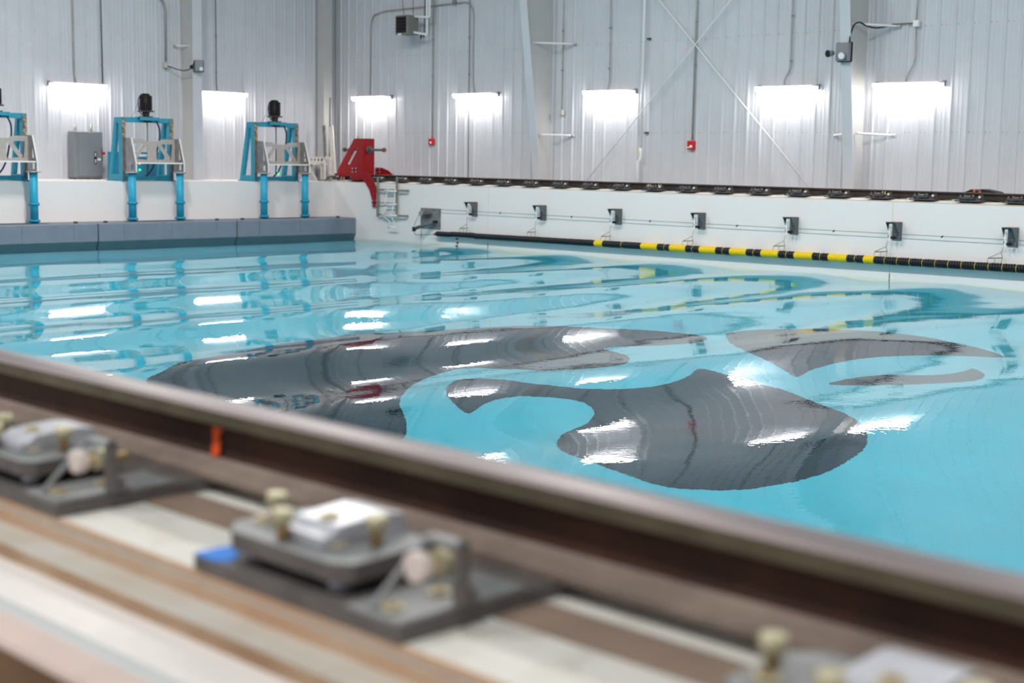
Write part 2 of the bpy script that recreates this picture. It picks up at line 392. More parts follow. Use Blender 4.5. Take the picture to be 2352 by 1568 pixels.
# ------------------------------------------------------------------ rail clips
def make_clip(sub_=()):
    sub_ = dict(sub_)
    class MB(globals()['MB']):
        def mi(s, m): return super().mi(sub_.get(m, m))
    # local origin: right end of sole plate at x=0, rail centre at y=0, z=0 at plate underside
    t = thing('rail_clip', 'x', 'rail clip', (0, 0, 0), 'rail clips')
    g = MB(); g.box((-.513, -.389, 0), (0, .389, .026), 'steel'); g.box((-.12, -.389, .026), (0, -.13, .034), 'steel_light'); g.build('sole_plate', t, .002)
    # upper adjusting plate, chamfered outline, raised on studs
    up = [(-.43, -.372), (-.175, -.372), (-.146, -.350), (-.158, -.185), (-.185, -.16), (-.43, -.16), (-.475, -.20), (-.475, -.335)]
    g = MB(); g.prism(up, [], (.048, .078), lambda u, v, w_: Vector((u, v, w_)), 'steel')
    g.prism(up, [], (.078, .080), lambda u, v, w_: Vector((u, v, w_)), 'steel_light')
    g.build('upper_plate', t, .003)
    for x, y in ((-.42, -.33), (-.20, -.335), (-.33, -.20)):
        g = MB(); g.cyl((x, y, .026), (x, y, .048), .018, 'clipwhite', 12); g.build('spacer', t)
    g = MB()
    g.prism([(-.005,.080),(.105,.080),(.115,.072),(.165,.066),(.170,.070),(.170,.100),(.160,.112),(.125,.118),(.03,.112),(.012,.100),(-.005,.098)], [], (-.345, -.235), lambda u, v, w_: Vector((w_, -.335+u, v)), 'clipwhite')
    g.build('clip_nose', t, .004, 2)
    for x, y, h in ((-.324, -.349, .050), (-.195, -.265, .050), (-.455, -.262, .040)):
        g = MB(); g.cyl((x, y, .080), (x, y, .080+h-.020), .010, 'brass', 12); g.cyl((x, y, .080+h-.022), (x, y, .080+h), .018, 'brass_light', 6)
        g.build('bolt', t)
    for x, y, z in ((-.438, -.30, .080), (-.245, -.310, .080), (-.285, -.285, .112), (-.054, -.355, .034), (-.062, -.255, .034)):
        g = MB(); g.cyl((x, y, z), (x, y, z+.005), .018, 'brass_light', 16); g.cyl((x, y, z+.005), (x, y, z+.008), .010, 'brass', 12); g.build('washer', t)
    # upright jack bracket: slanted brace, top bar, right-hand post
    g = MB()
    def barp(a, b, wx, wy):
        a = Vector(a); b = Vector(b); vs = []
        for p in (a, b):
            for q, e_ in ((-1, -1), (1, -1), (1, 1), (-1, 1)): vs.append(p+Vector((wx/2*q, wy/2*e_, 0)))
        g.add(vs, [(0,1,2,3),(4,7,6,5),(0,4,5,1),(1,5,6,2),(2,6,7,3),(3,7,4,0)], 'steel_light')
    barp((-.078, -.375, .034), (-.050, -.290, .133), .013, .012)
    g.box((-.056, -.296, .123), (.018, -.272, .134), 'steel_light')
    g.box((.004, -.292, .034), (.018, -.268, .134), 'steel')
    g.box((-.030, -.262, .034), (.018, -.250, .060), 'steel')
    g.build('jack_bracket', t, .003)
    g = MB(); g.cyl((-.041, -.330, .092), (-.041, -.305, .092), .024, 'whitecap', 16, .022); g.build('adjusting_bolt_head', t, .004, 2)
    g = MB(); g.cyl((-.041, -.305, .090), (-.045, -.215, .088), .010, 'brass', 10); g.cyl((-.041, -.288, .090), (-.042, -.262, .090), .020, 'brass_light', 6); g.build('adjusting_bolt', t)
    g = MB(); g.cyl((-.006, -.247, .034), (-.006, -.247, .046), .014, 'steel_light', 8); g.build('base_bolt', t)
    return t
clip = make_clip()
nearlab = [('near rail clip cut off by the left picture edge, beyond the blue taped one', -2.410), ('near rail clip with blue tape on its plate corner, centre of the foreground', -1.444), ('blurred near rail clip cut off by the bottom picture edge at right', -.458)]
bl = nearlab
first = True
for lb, x in bl:
    if first: o = clip; o.location = (x, YR, .020); first = False
    else:
        o = dup(clip, (0, 0, 0), lb); o.location = (x, YR, .020)
    o['label'] = lb; o['group'] = 'rail clips holding down the near rail'
    if abs(x+1.444) < .01: mid = o
# more clips farther along the near wall are hidden; far rail row
fx0 = onY(915, 421.5, YF).x + .22
ordn = ['first','second','third','fourth','fifth','sixth','seventh','eighth','ninth','tenth','eleventh','twelfth','thirteenth','fourteenth','fifteenth','sixteenth','seventeenth','eighteenth','nineteenth','twentieth','twenty-first','twenty-second','twenty-third']
fs_ = .0
fX = [onY(v, 425+(v-1002)*.0363, YF).x for v in (915, 2335)]
stp = (fX[1]-fX[0])/18
fclip = make_clip({'steel': 'clip_shade', 'steel_light': 'clip_shade_mid', 'clipwhite': 'clip_shade_mid', 'brass_light': 'steel_light'})
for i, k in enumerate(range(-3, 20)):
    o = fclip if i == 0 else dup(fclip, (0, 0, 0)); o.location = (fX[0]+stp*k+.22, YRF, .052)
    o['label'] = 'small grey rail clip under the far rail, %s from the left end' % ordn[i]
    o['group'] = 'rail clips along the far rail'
# blue tape on the middle clip plate
g = MB(); g.prism([(-.513,-.389),(-.45,-.389),(-.43,-.375),(-.455,-.335),(-.513,-.32)], [], (.0262, .0275), lambda u, v, w_: Vector((-1.444+u, YR+v, .020+w_)), 'blue_tape')
tag(g.build('tape'), 'piece of bright blue tape on the corner of the near clip plate', 'tape')
# brown shims and pale strip between clips on the near pad
for xx, lb in ((-2.43, 'brown shim pad on the white grout to the left of the blue taped clip'), (-1.444, 'brown shim pad on the white grout to the right of the blue taped clip')):
    g = MB(); g.prism([(.004, -.205), (.462, -.205), (.470, -.10), (.004, -.10)], [], (.0205, .024), lambda u, v, w_: Vector((xx+u, YR+v, w_)), 'patch')
    tag(g.build('shim_pad'), lb, 'shim')

# ------------------------------------------------------------------ building shell
PITCHR = .36
def panel_profile(a0, a1):
    pts = []; a = a0
    while a < a1:
        pts += [(a, 0), (a+.025, .032), (a+.055, .032), (a+.08, 0), (a+.155, 0), (a+.165, .006), (a+.185, .006), (a+.195, 0), (a+.25, 0), (a+.26, .006), (a+.28, .006), (a+.29, 0)]
        a += PITCHR
    pts.append((a1, 0)); return [p for p in pts if p[0] <= a1]
g = MB(); P = panel_profile(XB, XE+.4)
zb, zt = -1.0, HB
vs = [(a, YB-b, z) for z in (zb, zt) for a, b in P]; n = len(P)
g.add(vs, [(i, i+1, n+i+1, n+i) for i in range(n-1)], 'panel')
g.box((XB-.2, YB+.002, zb), (XE+.4, YB+.2, zt), 'panel')
for z in (2.02, 3.30+.1, 1.29):
    pass
for zz in (1.42, 3.62):
    a = XB+.10
    while a < XE:
        g.box((a-.008, YB-.012, zz-.008), (a+.008, YB, zz+.008), 'heater'); g.box((a+.10, YB-.012, zz-.008), (a+.113, YB, zz+.005), 'heater'); a += PITCHR
struct(g.build('wall_back'))
g = MB(); P = panel_profile(-4, YB)
vs = [(XB+b, a, z) for z in (zb, zt) for a, b in P]; n = len(P)
g.add(vs, [(i, i+1, n+i+1, n+i) for i in range(n-1)], 'panel')
g.box((XB-.2, -4, zb), (XB-.002, YB, zt), 'panel')
a = -4+.10
zz = onX(327, 93, XB).z
while a < YB: g.box((XB, a-.008, zz-.008), (XB+.012, a+.008, zz+.008), 'heater'); a += PITCHR
struct(g.build('wall_side'))
g = MB(); g.box((XE+.4, -4, -2.1), (XE+.6, YB, HB), 'panel'); struct(g.build('wall_east'))
g = MB(); g.box((XB-.2, -4.2, -2.1), (XE+.6, -4, HB), 'panel'); struct(g.build('wall_behind'))

# columns on the back wall (tapered rigid frames)
def column(x, ztop, yb0, yb1, label, flw=.25):
    t = thing('steel_column', label, 'column', (x, YB-.1, 0), 'tapered columns on the back wall')
    def yy(z): return yb0 + (yb1-yb0)*(z/4.6)
    z1 = HB-.05
    g = MB(); g.prism([(YB-.03, -1.0), (YB-.03, z1), (yy(z1), z1), (yy(-1), -1.0)], [], (x-.006, x+.006), lambda u, v, w_: Vector((w_, u, v)), 'column'); g.build('web', t)
    g = MB(); g.prism([(yy(-1)-.012, -1.0), (yy(-1), -1.0), (yy(z1), z1), (yy(z1)-.012, z1)], [], (x-flw/2, x+flw/2), lambda u, v, w_: Vector((w_, u, v)), 'panel')
    for zz in ():
        pass
    g.build('flange', t)
    return t
c1 = column(-25.33, HB, 27.21, 26.57, 'tapered white steel column left of the crossed bracing')
c2 = column(-16.165, HB, 27.21, 26.64, 'tapered white steel column carrying the grey twin spot light')
# corner column
g = MB(); g.box((XB+.04, YB-.62, -.0), (XB+.36, YB-.30, HB-.1), 'column'); tag(g.build('corner_column'), 'square white column in the corner where the two panel walls meet', 'column')
# column on the side wall
pc = onX(443, 200, XB+.76); ycl = pc.y
t = thing('steel_column', 'white steel column on the left panel wall carrying small twin spot light', 'column', (XB+.4, ycl+.15, 0))
g = MB(); g.box((XB+.02, ycl+.14, 0), (XB+.75, ycl+.16, HB-.1), 'column'); g.build('web', t)
g = MB(); g.box((XB+.75, ycl, 0), (XB+.765, ycl+.30, HB-.1), 'panel'); g.build('flange', t)
# flange braces
def brace(a, b, label, r=.025):
    g = MB(); a = Vector(a); b = Vector(b)
    g.tube([a, a.lerp(b, .12), a.lerp(b, .5), a.lerp(b, .88), b], r, 'offwhite', 6); g.cyl(b+Vector((0, .0, 0)), b+Vector((.06, 0, 0)), .035, 'boxpale', 8)
    tag(g.build('flange_brace'), label, 'brace', 'short braces beside the columns')
brace(onY(1224, 98, 26.95), onY(1318, 101, YB-.06), 'upper slim white brace right of the left tapered column')
brace(onY(1239, 309, 27.2), onY(1314, 311, YB-.06), 'lower slim white brace right of the left tapered column')
brace(onY(1953, 54, 26.95), onY(2062, 60, YB-.06), 'upper white brace right of the spot light column, cable draped over it')
brace(onY(1965, 306, 27.3), onY(2050, 311, YB-.06), 'lower white brace right of the spot light column')
brace(onY(1937, 308, 27.3), onY(1916, 311, YB-.06), 'very short white brace left of the spot light column')
brace(onX(442, 106, XB+.45), onX(400, 104, XB+.06), 'short white brace left of the column on the left panel wall', .018)
# crossed rods
for a, b, lb in (((1514, 0), (1862, 432), 'diagonal bracing rod falling from upper left to lower right'), ((1680, -2), (1345, 418), 'diagonal bracing rod falling from upper right to lower left')):
    yy = YB-.12 if a[0] < 1600 else YB-.16
    p0, p1 = onY(*a, yy), onY(*b, yy); d = (p0-p1); p0 = p0+d*.9
    if p0.z > HB: p0 = p1 + d*((HB-p1.z)/d.z)
    p1 = p1 - d*((p1.z+.9)/d.z)
    g = MB(); g.cyl(p1, p0, .016, 'offwhite', 8); tag(g.build('bracing_rod'), lb, 'bracing rod', 'crossed bracing rods on the back wall')

# ------------------------------------------------------------------ wall lights
def walllight():
    t = thing('wall_light', 'x', 'light', (0, 0, 0), 'linear lights along the panel walls')
    # local: length along X, wall at y=0, light sticks out to -y, z=0 at top edge
    g = MB(); g.prism([(0, 0), (-.30, 0), (-.30, -.02), (-.26, -.035), (0, -.035)], [], (-.76, .76), lambda u, v, w_: Vector((w_, u, v)), 'lamp_body')
    g.box((-.80, -.10, -.10), (-.76, 0, .03), 'boxgrey'); g.box((.76, -.10, -.10), (.80, 0, .03), 'boxgrey'); g.build('housing', t)
    g = MB(); g.prism([(-.30, -.022), (-.26, -.036), (-.02, -.036), (-.06, -.10), (-.20, -.13), (-.285, -.10)], [], (-.74, .74), lambda u, v, w_: Vector((w_, u, v)), 'glow'); g.build('diffuser', t)
    return t
L0 = walllight(); first = True
posn = ['above the red rail stop', 'between the unit heater and the left tapered column', 'just right of the left tapered column', 'left of the spot light column', 'right of the spot light column, the largest one']
for i, (a, b, y) in enumerate(((812, 898, 221), (1045, 1142, 214), (1345, 1456, 207), (1740, 1875, 197), (2010, 2163, 189))):
    P = onY((a+b)/2, y, YB-.15)
    o = L0 if i == 0 else dup(L0, (0, 0, 0))
    o.location = (P.x, YB-.03, P.z); o['label'] = 'white wall light on back wall, ' + posn[i]
    o['group'] = 'linear lights on the back panel wall'
for i, x in enumerate((-9.7, -4.9)):
    o = dup(L0, (0, 0, 0)); o.location = (x, YB-.03, 2.47); o['label'] = 'bright white wall light beyond the right picture edge' + (', nearer' if i else ', farther'); o['group'] = 'linear lights on the back panel wall'
for i, (a, b, y) in enumerate(((117, 240, 191), (462, 558, 211), (-260, -100, 170))):
    P = onX((a+b)/2, y, XB+.15)
    o = dup(L0, (0, 0, 0)); o.location = (XB+.03, P.y, P.z); o.rotation_euler = (0, 0, math.radians(90))
    o['label'] = 'bright white wall light on the left wall, ' + ('above the grey electrical cabinet' if i == 0 else 'right of the white column' if i == 1 else 'beyond the left picture edge'); o['group'] = 'linear lights on the left panel wall'

# ------------------------------------------------------------------ conduits and wall devices
def pts_onY(L, Y): return [onY(x, y, Y) for x, y in L]
def pts_onX(L, X): return [onX(x, y, X) for x, y in L]
def roundc(P, r=.12):
    out = [P[0]]
    for i in range(1, len(P)-1):
        a, b, c = P[i-1], P[i], P[i+1]; d1 = (a-b); d2 = (c-b); q = min(r, d1.length*.45, d2.length*.45)
        p = b+d1.normalized()*q; s = b+d2.normalized()*q
        for k in range(5):
            t = k/4; out.append(p*(1-t)**2 + b*2*t*(1-t) + s*t*t)
    out.append(P[-1]); return out
def conduit(L, label, r=.014, m='conduit', name='conduit', cat='conduit', plane=('Y', YB-.06), up=False, grp='conduits on the panel walls', rad=.12):
    P = pts_onY(L, plane[1]) if plane[0] == 'Y' else pts_onX(L, plane[1])
    if up: P = [Vector((P[0].x, P[0].y, HB-.2))] + P
    g = MB(); g.tube(roundc(P, rad), r, m, 8)
    if up:
        for zz in (4.0, 3.0): 
            if zz > P[-1].z+.3: g.box((P[1].x-.03, P[1].y-.012, zz-.015), (P[1].x+.03, P[1].y+.02, zz+.015), 'boxgrey')
    return tag(g.build(name), label, cat, grp)
conduit([(850, 217), (852, 60), (856, 36), (882, 26), (1043, 8), (1076, 4), (1088, 24), (1086, 182), (1090, 212)], 'looping pale conduit joining the two wall lights left of the tapered column', .017, rad=.15)
conduit([(995, 2), (993, 320)], 'vertical conduit dropping to the left fire alarm box', .018, up=True)
conduit([(1079, 2), (1075, 412)], 'thin dark vertical conduit running the full wall height past the alarm', .011, 'conduit_dark', up=True)
conduit([(1295, 2), (1291, 252)], 'vertical conduit down to the small pale junction box', .013, 'conduit', up=True)
conduit([(1403, 2), (1400, 188), (1396, 206)], 'vertical conduit feeding the wall light right of the left tapered column', .013, up=True)
conduit([(1601, 2), (1590, 322)], 'vertical conduit dropping to the right fire alarm box', .022, up=True)
conduit([(1822, 2), (1817, 150), (1812, 165), (1802, 182), (1801, 196)], 'vertical conduit ending in kink above light left of the spot light column', .014, up=True)
conduit([(2108, 2), (2105, 46)], 'short upper conduit above the white junction box at right', .014, up=True)
conduit([(2105, 62), (2102, 142), (2084, 174), (2081, 188)], 'kinked conduit from white junction box down to the largest wall light', .014)
conduit([(2097, 53), (2050, 56)], 'short horizontal dark conduit left of the white junction box', .013, 'conduit_dark')
for z, lb in ((2, 'left'),):
    conduit([(231, 2), (236, 190)], 'vertical conduit right of the leftmost visible wall light', .020, 'conduit_dark', plane=('X', XB+.06), up=True)
conduit([(166, 2), (170, 170), (173, 188)], 'wide vertical duct strip above the wall light over the cabinet', .028, 'conduit', plane=('X', XB+.06), up=True)
conduit([(366, -6), (374, 2), (380, 20), (381, 140)], 'grey conduit pair bending down to spot light cable left of the white column', .030, 'conduit', plane=('X', XB+.06), up=False)
conduit([(495, 2), (497, 196), (499, 208)], 'vertical dark conduit feeding the wall light right of the white column', .013, 'conduit_dark', plane=('X', XB+.06), up=True)
conduit([(731, 0), (730, 414)], 'dark vertical conduit line left of the corner column', .014, 'conduit_dark', plane=('X', XB+.05), up=True)

def box_dev(name, c, sx, sy, sz, m, label, cat, group=None, bevel=.01):
    g = MB(); g.box((c.x-sx/2, c.y-sy/2, c.z-sz/2), (c.x+sx/2, c.y+sy/2, c.z+sz/2), m); o = g.build(name, None, bevel); return tag(o, label, cat, group)
for (x, y, s, lb) in ((991, 325, .17, 'small red fire alarm box on the back wall between the first two lights'), (1588, 333, .20, 'red fire alarm box on the back wall below the crossing of the rods')):
    c = onY(x, y, YB-.07)
    t = thing('fire_alarm', lb, 'fire alarm', (c.x, YB-.04, c.z-s/2), 'red fire alarm boxes')
    g = MB(); g.box((c.x-s/2, YB-.12, c.z-s*.55), (c.x+s/2, YB-.01, c.z+s*.5), 'alarm'); hs = g.build('housing', t, .012)
    g = MB(); g.box((c.x+.0, YB-.145, c.z-s*.33), (c.x+s*.32, YB-.12, c.z-s*.02), 'white'); g.build('strobe', hs, .006)
    if s > .18:
        g = MB(); g.box((c.x-s*.42, YB-.135, c.z-s*.35), (c.x-s*.02, YB-.12, c.z-s*.22), 'white'); g.build('label_strip', hs)
box_dev('junction_box', onY(1290, 258, YB-.09), .11, .10, .14, 'boxpale', 'small pale junction box right of the left tapered column', 'junction box')
box_dev('junction_box', onY(1044, 5, YB-.09), .10, .10, .12, 'boxgrey', 'grey junction box on the looping conduit at the top of the picture', 'junction box')
box_dev('junction_box', onY(2105, 54, YB-.09), .12, .10, .13, 'white', 'white junction box on the conduit above the largest wall light', 'junction box')
c = onX(381, 150, XB+.10); g = MB(); g.box((XB+.02, c.y-.05, c.z-.07), (XB+.16, c.y+.05, c.z+.07), 'boxpale'); g.cyl((XB+.1, c.y+.05, c.z), (XB+.12, c.y+.14, c.z), .03, 'white', 8)
tag(g.build('junction_box', None, .01), 'pale junction box on left wall where a black cable starts', 'junction box')

# water pipe
P = [onY(1481, 2, YB-.14), onY(1472, 340, YB-.14)]
t = thing('water_pipe', 'white vertical pipe on the back wall left of the bracing crossing', 'pipe', (P[1].x, YB-.14, P[1].z-.7))
g = MB(); g.tube([Vector((P[0].x, P[0].y, HB-.3)), P[0], P[1]], .030, 'offwhite', 10); g.build('pipe', t)
g = MB(); g.tube(roundc([P[1], onY(1471, 366, YB-.14), onY(1465, 372, YB-.14), onY(1465, 430, YB-.14)], .05), .040, 'offwhite', 10); g.build('elbow', t)
q = onY(1467, 351, YB-.19); g = MB(); g.box((q.x-.012, q.y-.01, q.z-.05), (q.x+.02, q.y, q.z+.06), 'tag_yellow'); g.build('yellow_tag', t)
for (x, y) in ((1491, 89), (1485, 305)):
    c = onY(x, y, YB-.06); g = MB(); g.box((c.x-.05, c.y-.03, c.z-.02), (c.x+.05, c.y+.05, c.z+.02), 'brown'); g.build('pipe_clamp', t)

# emergency twin spot lights
def twin(c, label, d, s):
    t = thing('spot_light', label, 'spot light', c, 'grey twin spot lights on columns')
    R = Matrix.Rotation(d, 3, 'Z')
    g = MB(); g.box((-.16*s, -.07*s, -.20*s), (.16*s, .07*s, .20*s), 'boxgrey', R, c); g.box((-.19*s, .05*s, -.22*s), (.19*s, .09*s, .22*s), 'black', R, c); g.build('housing', t, .02*s, 2)
    for sx, zz, nm in ((-.24, -.02, 'black'), (.06, -.08, 'reflector')):
        g = MB(); a = R @ Vector((sx*s, -.04*s, zz*s)) + Vector(c); b = R @ Vector((sx*s*1.15, -.19*s, zz*s-.02)) + Vector(c)
        g.cyl(a, b, .055*s, 'boxgrey', 14, .085*s); g.cyl(b, b+(b-a)*.06, .075*s, nm, 14); g.build('lamp_head', t)
    return t
twin(onY(1937, 119, 26.75), 'grey twin spot light with black cable on the right tapered column', math.radians(0), .95)
twin(onX(457, 152, XB+.90), 'small grey twin spot light on the column of the left wall', math.radians(60), .72)
P = [onY(1951, 98, 26.75), onY(1953, 80, 26.80), onY(1962, 55, 26.9), onY(1975, 50, 27.0), onY(1990, 60, 27.2), onY(2012, 65, 27.4), onY(2040, 60, YB-.1), onY(2050, 57, YB-.07)]
g = MB(); g.tube(roundc(P, .15), .018, 'cable', 8); tag(g.build('cable'), 'black cable arching from the right twin spot light to conduit', 'cable')
P = [onX(386, 151, XB+.2), onX(405, 159, XB+.25), onX(425, 163, XB+.50), onX(438, 158, XB+.82), onX(446, 144, XB+.86)]
g = MB(); g.tube(roundc(P, .15), .014, 'cable', 8); tag(g.build('cable'), 'thin black cable sagging to the small left twin spot light', 'cable')

# unit heater
c0, c1_ = onY(908, 80, 26.9), onY(936, 35, 26.9)
hx0, hx1, hz0, hz1 = c0.x, c1_.x, c0.z, c1_.z+.02
hd = .42
t = thing('unit_heater', 'olive grey hanging unit heater with louvred front near the top', 'heater', ((hx0+hx1)/2, 26.9, hz0))
g = MB(); g.box((hx0, 26.9, hz0), (hx1, 26.9+hd, hz1), 'heater'); g.build('cabinet', t, .01)
g = MB(); g.box((hx0+.05, 26.885, hz0+.05), (hx1-.06, 26.9, hz1-.04), 'black'); gr = g.build('grille', t)
for k in range(5):
    z = hz0+.08+(hz1-hz0-.16)*k/4+.03; g = MB(); g.prism([(26.83, z-.03), (26.835, z-.02), (26.90, z+.01), (26.90, z)], [], (hx0+.05, hx1-.06), lambda u, v, w_: Vector((w_, u, v)), 'motor_neck'); g.build('louvre', gr)
g = MB(); g.box((hx0+.14, 26.87, hz0-.02), (hx0+.26, 26.90, hz0+.03), 'white'); g.build('maker_plate', t)
def pipe(L, Y, r, label, m='offwhite', up=False, name='heating_pipe', cat='pipe'):
    P = [onY(x, y, Yq) for (x, y), Yq in zip(L, Y)]
    if up: P = [Vector((P[0].x, P[0].y, HB-.3))] + P
    g = MB(); g.tube(roundc(P, .06), r, m, 10); return tag(g.build(name), label, cat, 'white insulated pipes at the heater')
pipe([(987, 2), (987, 40), (952, 38)], (27.35, 27.35, 27.1), .033, 'outer white pipe turning left into the top of the heater', up=True)
pipe([(981, 2), (981, 80), (950, 74)], (27.35, 27.35, 27.1), .033, 'inner white pipe running down into the bottom of the heater', up=True)
for L, lb in (([(924, 2), (928, 33)], 'front thin hanger rod of the unit heater'), ([(949, 2), (949, 33)], 'rear thin hanger rod of the unit heater')):
    pipe(L, (27.05 if '924' in str(L) else 27.25,)*2, .010, lb, 'conduit_dark', up=True, name='hanger_rod', cat='rod')['group'] = 'hanger rods of the unit heater'
pipe([(976, 2), (975, 74)], (27.45, 27.45), .018, 'thin dark pipe behind the white heater pipes', 'conduit_dark', up=True)
c = onY(967, 84, 27.3); g = MB(); g.cyl(c+Vector((0, 0, -.06)), c+Vector((0, 0, .05)), .022, 'black', 8); g.cyl(c+Vector((.08, 0, .0)), c+Vector((.14, 0, 0)), .02, 'black', 8); g.tube([c+Vector((0, 0, .03)), c+Vector((.1, 0, .03)), c+Vector((.1, 0, .10))], .008, 'black', 6)
tag(g.build('drain_valve'), 'small black drain valve below the heater pipes', 'valve')

# ------------------------------------------------------------------ wavemaker pods and machines
XP = -30.87
pods = ((21.735, 25.730), (17.735, 21.725), (13.73, 17.725), (9.73, 13.72), (5.73, 9.72))
podlab = ['grey wave paddle block in the corner by the far tank wall', 'grey wave paddle block under the middle blue machine', 'grey wave paddle block cut off by the left picture edge', 'grey wave paddle block beyond the left picture edge', 'grey wave paddle block farthest beyond the left picture edge']
for (a, b), lb in zip(pods, podlab):
    t = thing('wave_paddle', lb, 'wave paddle', ((XP+XW)/2, (a+b)/2, -3), 'grey wave paddle blocks')
    g = MB(); g.prism([(XW+.004, -3.1), (XW+.004, -.985), (XP-.02, -.985), (XP, -1.005), (XP, -1.42), (XP-.20, -1.43), (XP-.20, -3.1)], [], (a+.012, b-.012), lambda u, v, w_: Vector((u, w_, v)), 'pod'); g.prism([(XP-.2, -1.42), (XP, -1.42), (XP-.10, -1.62), (XP-.14, -3.1), (XP-.2, -3.1)], [], (a+.013, b-.013), lambda u, v, w_: Vector((u, w_, v)), 'pod_shade'); g.build('float_body', t, .008)
    m_ = (a+b)/2
    g = MB()
    n = 28; pts = [(XP-.50+.11*math.cos(2*math.pi*k/n), m_+1.0*math.copysign(abs(math.sin(2*math.pi*k/n))**.8, math.sin(2*math.pi*k/n))) for k in range(n)]
    g.prism(pts, [], (-.986, -.979), lambda u, v, w_: Vector((u, v, w_)), 'groove'); g.build('slot', t)
    for dy in (-1.66, 1.55):
        g = MB(); g.box((XP-.28, m_+dy-.04, -.985), (XP-.22, m_+dy+.04, -.94), 'brown'); g.build('lifting_lug', t)
    for dy in (-1.3, .05, 1.36):
        g = MB(); g.box((XP, m_+dy-.004, -1.42), (XP+.002, m_+dy+.004, -1.0), 'steel'); g.build('plate_joint', t)

def make_machine():
    # local origin: centre between posts (y), post front plane x=0 at z=0
    t = thing('wavemaker_frame', 'x', 'machine', (0, 0, 0), 'blue wavemaker drive frames')
    for s in (-1, 1):
        y0 = s*.69; ya, yb = y0-.055, y0+.055
        g = MB(); F = lambda u, v, w_: Vector((u, w_, v))
        outer = [(0, .03), (0, 1.59), (-.34, 1.59), (-.68, .03)]
        hole = [(-.16, .16), (-.16, 1.44), (-.245, 1.44), (-.53, .16)]
        g.prism(outer, [hole], (ya, yb), F, 'blue')
        g.box((-.72, ya-.03, 0), (.03, yb+.03, .03), 'blue'); g.build('side_frame', t, .006)
        g = MB(); g.box((0, y0-.045*1, 1.02), (.02, y0+.045, 1.55), 'wood'); g.box((.0, y0-.03, .05), (.015, y0+.03, 1.02), 'steel'); g.build('guide_strip', t)
    g = MB(); g.box((-.30, -.69, 1.47), (-.02, .69, 1.59), 'blue'); g.box((-.32, -.30, 1.59), (.06, .30, 1.605), 'blue'); g.box((-.02, -.25, 1.52), (.06, .30, 1.59), 'blue'); g.build('top_beam', t, .004)
    g = MB(); g.box((-.05, -.10, 1.48), (.03, .10, 1.60), 'motor'); g.build('coupling', t)
    g = MB(); g.box((-.68, -.69, .02), (-.50, .69, .10), 'blue'); g.box((-.10, -.69, .02), (-.02, .69, .13), 'blue')
    g.box((-.4, -.3, .05), (-.05, .3, .08), 'cab_blue'); g.build('bottom_beam', t, .004)
    # motor
    mo = MB(); cx = -.08
    mo.cyl((cx, 0, 1.76), (cx, 0, 2.15), .125, 'motor', 20)
    for k in range(22):
        a = 2*math.pi*k/22; R = Matrix.Rotation(a, 3, 'Z'); mo.box((.11, -.008, 1.78), (.158, .008, 2.14), 'motor', R, (cx, 0, 0))
    mo.cyl((cx, 0, 2.15), (cx, 0, 2.19), .10, 'motor', 18); mo.box((cx-.06, -.06, 2.15), (cx+.06, .02, 2.20), 'motor'); mb = mo.build('motor', t)
    g = MB(); g.box((cx-.15, -.15, 1.735), (cx+.15, .15, 1.77), 'motor_neck'); g.cyl((cx, 0, 1.62), (cx, 0, 1.74), .085, 'motor_neck', 16, .10); g.box((cx-.13, -.13, 1.605), (cx+.13, .13, 1.63), 'motor_neck'); g.build('gearbox', t)
    g = MB(); g.cyl((cx+.05, 0, .18), (cx+.05, 0, 1.5), .018, 'conduit_dark', 10); g.build('drive_screw', t)
    g = MB(); g.tube(roundc([Vector(p) for p in ((cx, -.02, 2.17), (cx, -.13, 2.18), (cx, -.22, 2.05), (cx, -.20, 1.78), (cx, -.12, 1.66))], .1), .014, 'hose', 8)
    g.tube(roundc([Vector(p) for p in ((cx, -.2, 2.05), (cx-.05, -.28, 1.75), (cx-.1, -.36, 1.6))], .1), .005, 'hose', 6); g.build('motor_cable', mb)
    g = MB(); g.tube(roundc([Vector(p) for p in ((-.03, .27, 1.5), (-.05, .37, 1.35), (-.10, .41, 1.1), (-.15, .36, .8), (-.15, .30, .5), (-.2, .20, .25), (-.25, .05, .1))], .25), .022, 'hose', 8); g.build('hose', t)
    # aluminium carriage
    X1 = .18
    g = MB(); F = lambda u, v, w_: Vector((w_, u, v))
    def bar(a, b, wd):
        a = Vector(a); b = Vector(b); d = (b-a).normalized(); q = Vector((-d.y, d.x))*wd/2
        g.prism([tuple(a+q), tuple(b+q), tuple(b-q), tuple(a-q)], [], (X1-.012, X1), F, 'alu')
    g.prism([(-.16,.46),(.16,.46),(.13,.60),(.13,.85),(.22,1.0),(-.22,1.0),(-.13,.85),(-.13,.60)], [], (X1-.012, X1), F, 'alu')
    for s in (-1, 1):
        g.prism([(s*.16,1.0),(s*.30,1.06),(s*.66,1.06),(s*.66,.93),(s*.40,.94),(s*.2,.92)], [], (X1-.0121, X1-.0001), F, 'alu')
        bar((s*.20, .93), (s*.50, .56), .10); g.prism([(s*.16,.46),(s*.66,.46),(s*.66,.54),(s*.46,.56),(s*.16,.54)], [], (X1-.0122, X1-.0002), F, 'alu')
        g.prism([(s*.56,.50),(s*.66,.50),(s*.66,1.0),(s*.60,1.0)], [], (X1-.0123, X1-.0003), F, 'alu')
    g.build('truss_plate', t)
    g = MB(); g.box((X1-.01, -.66, .452), (.545, .66, .472), 'alu'); g.box((.545, -.66, .445), (.556, .66, .480), 'alu_edge'); g.build('shelf', t)
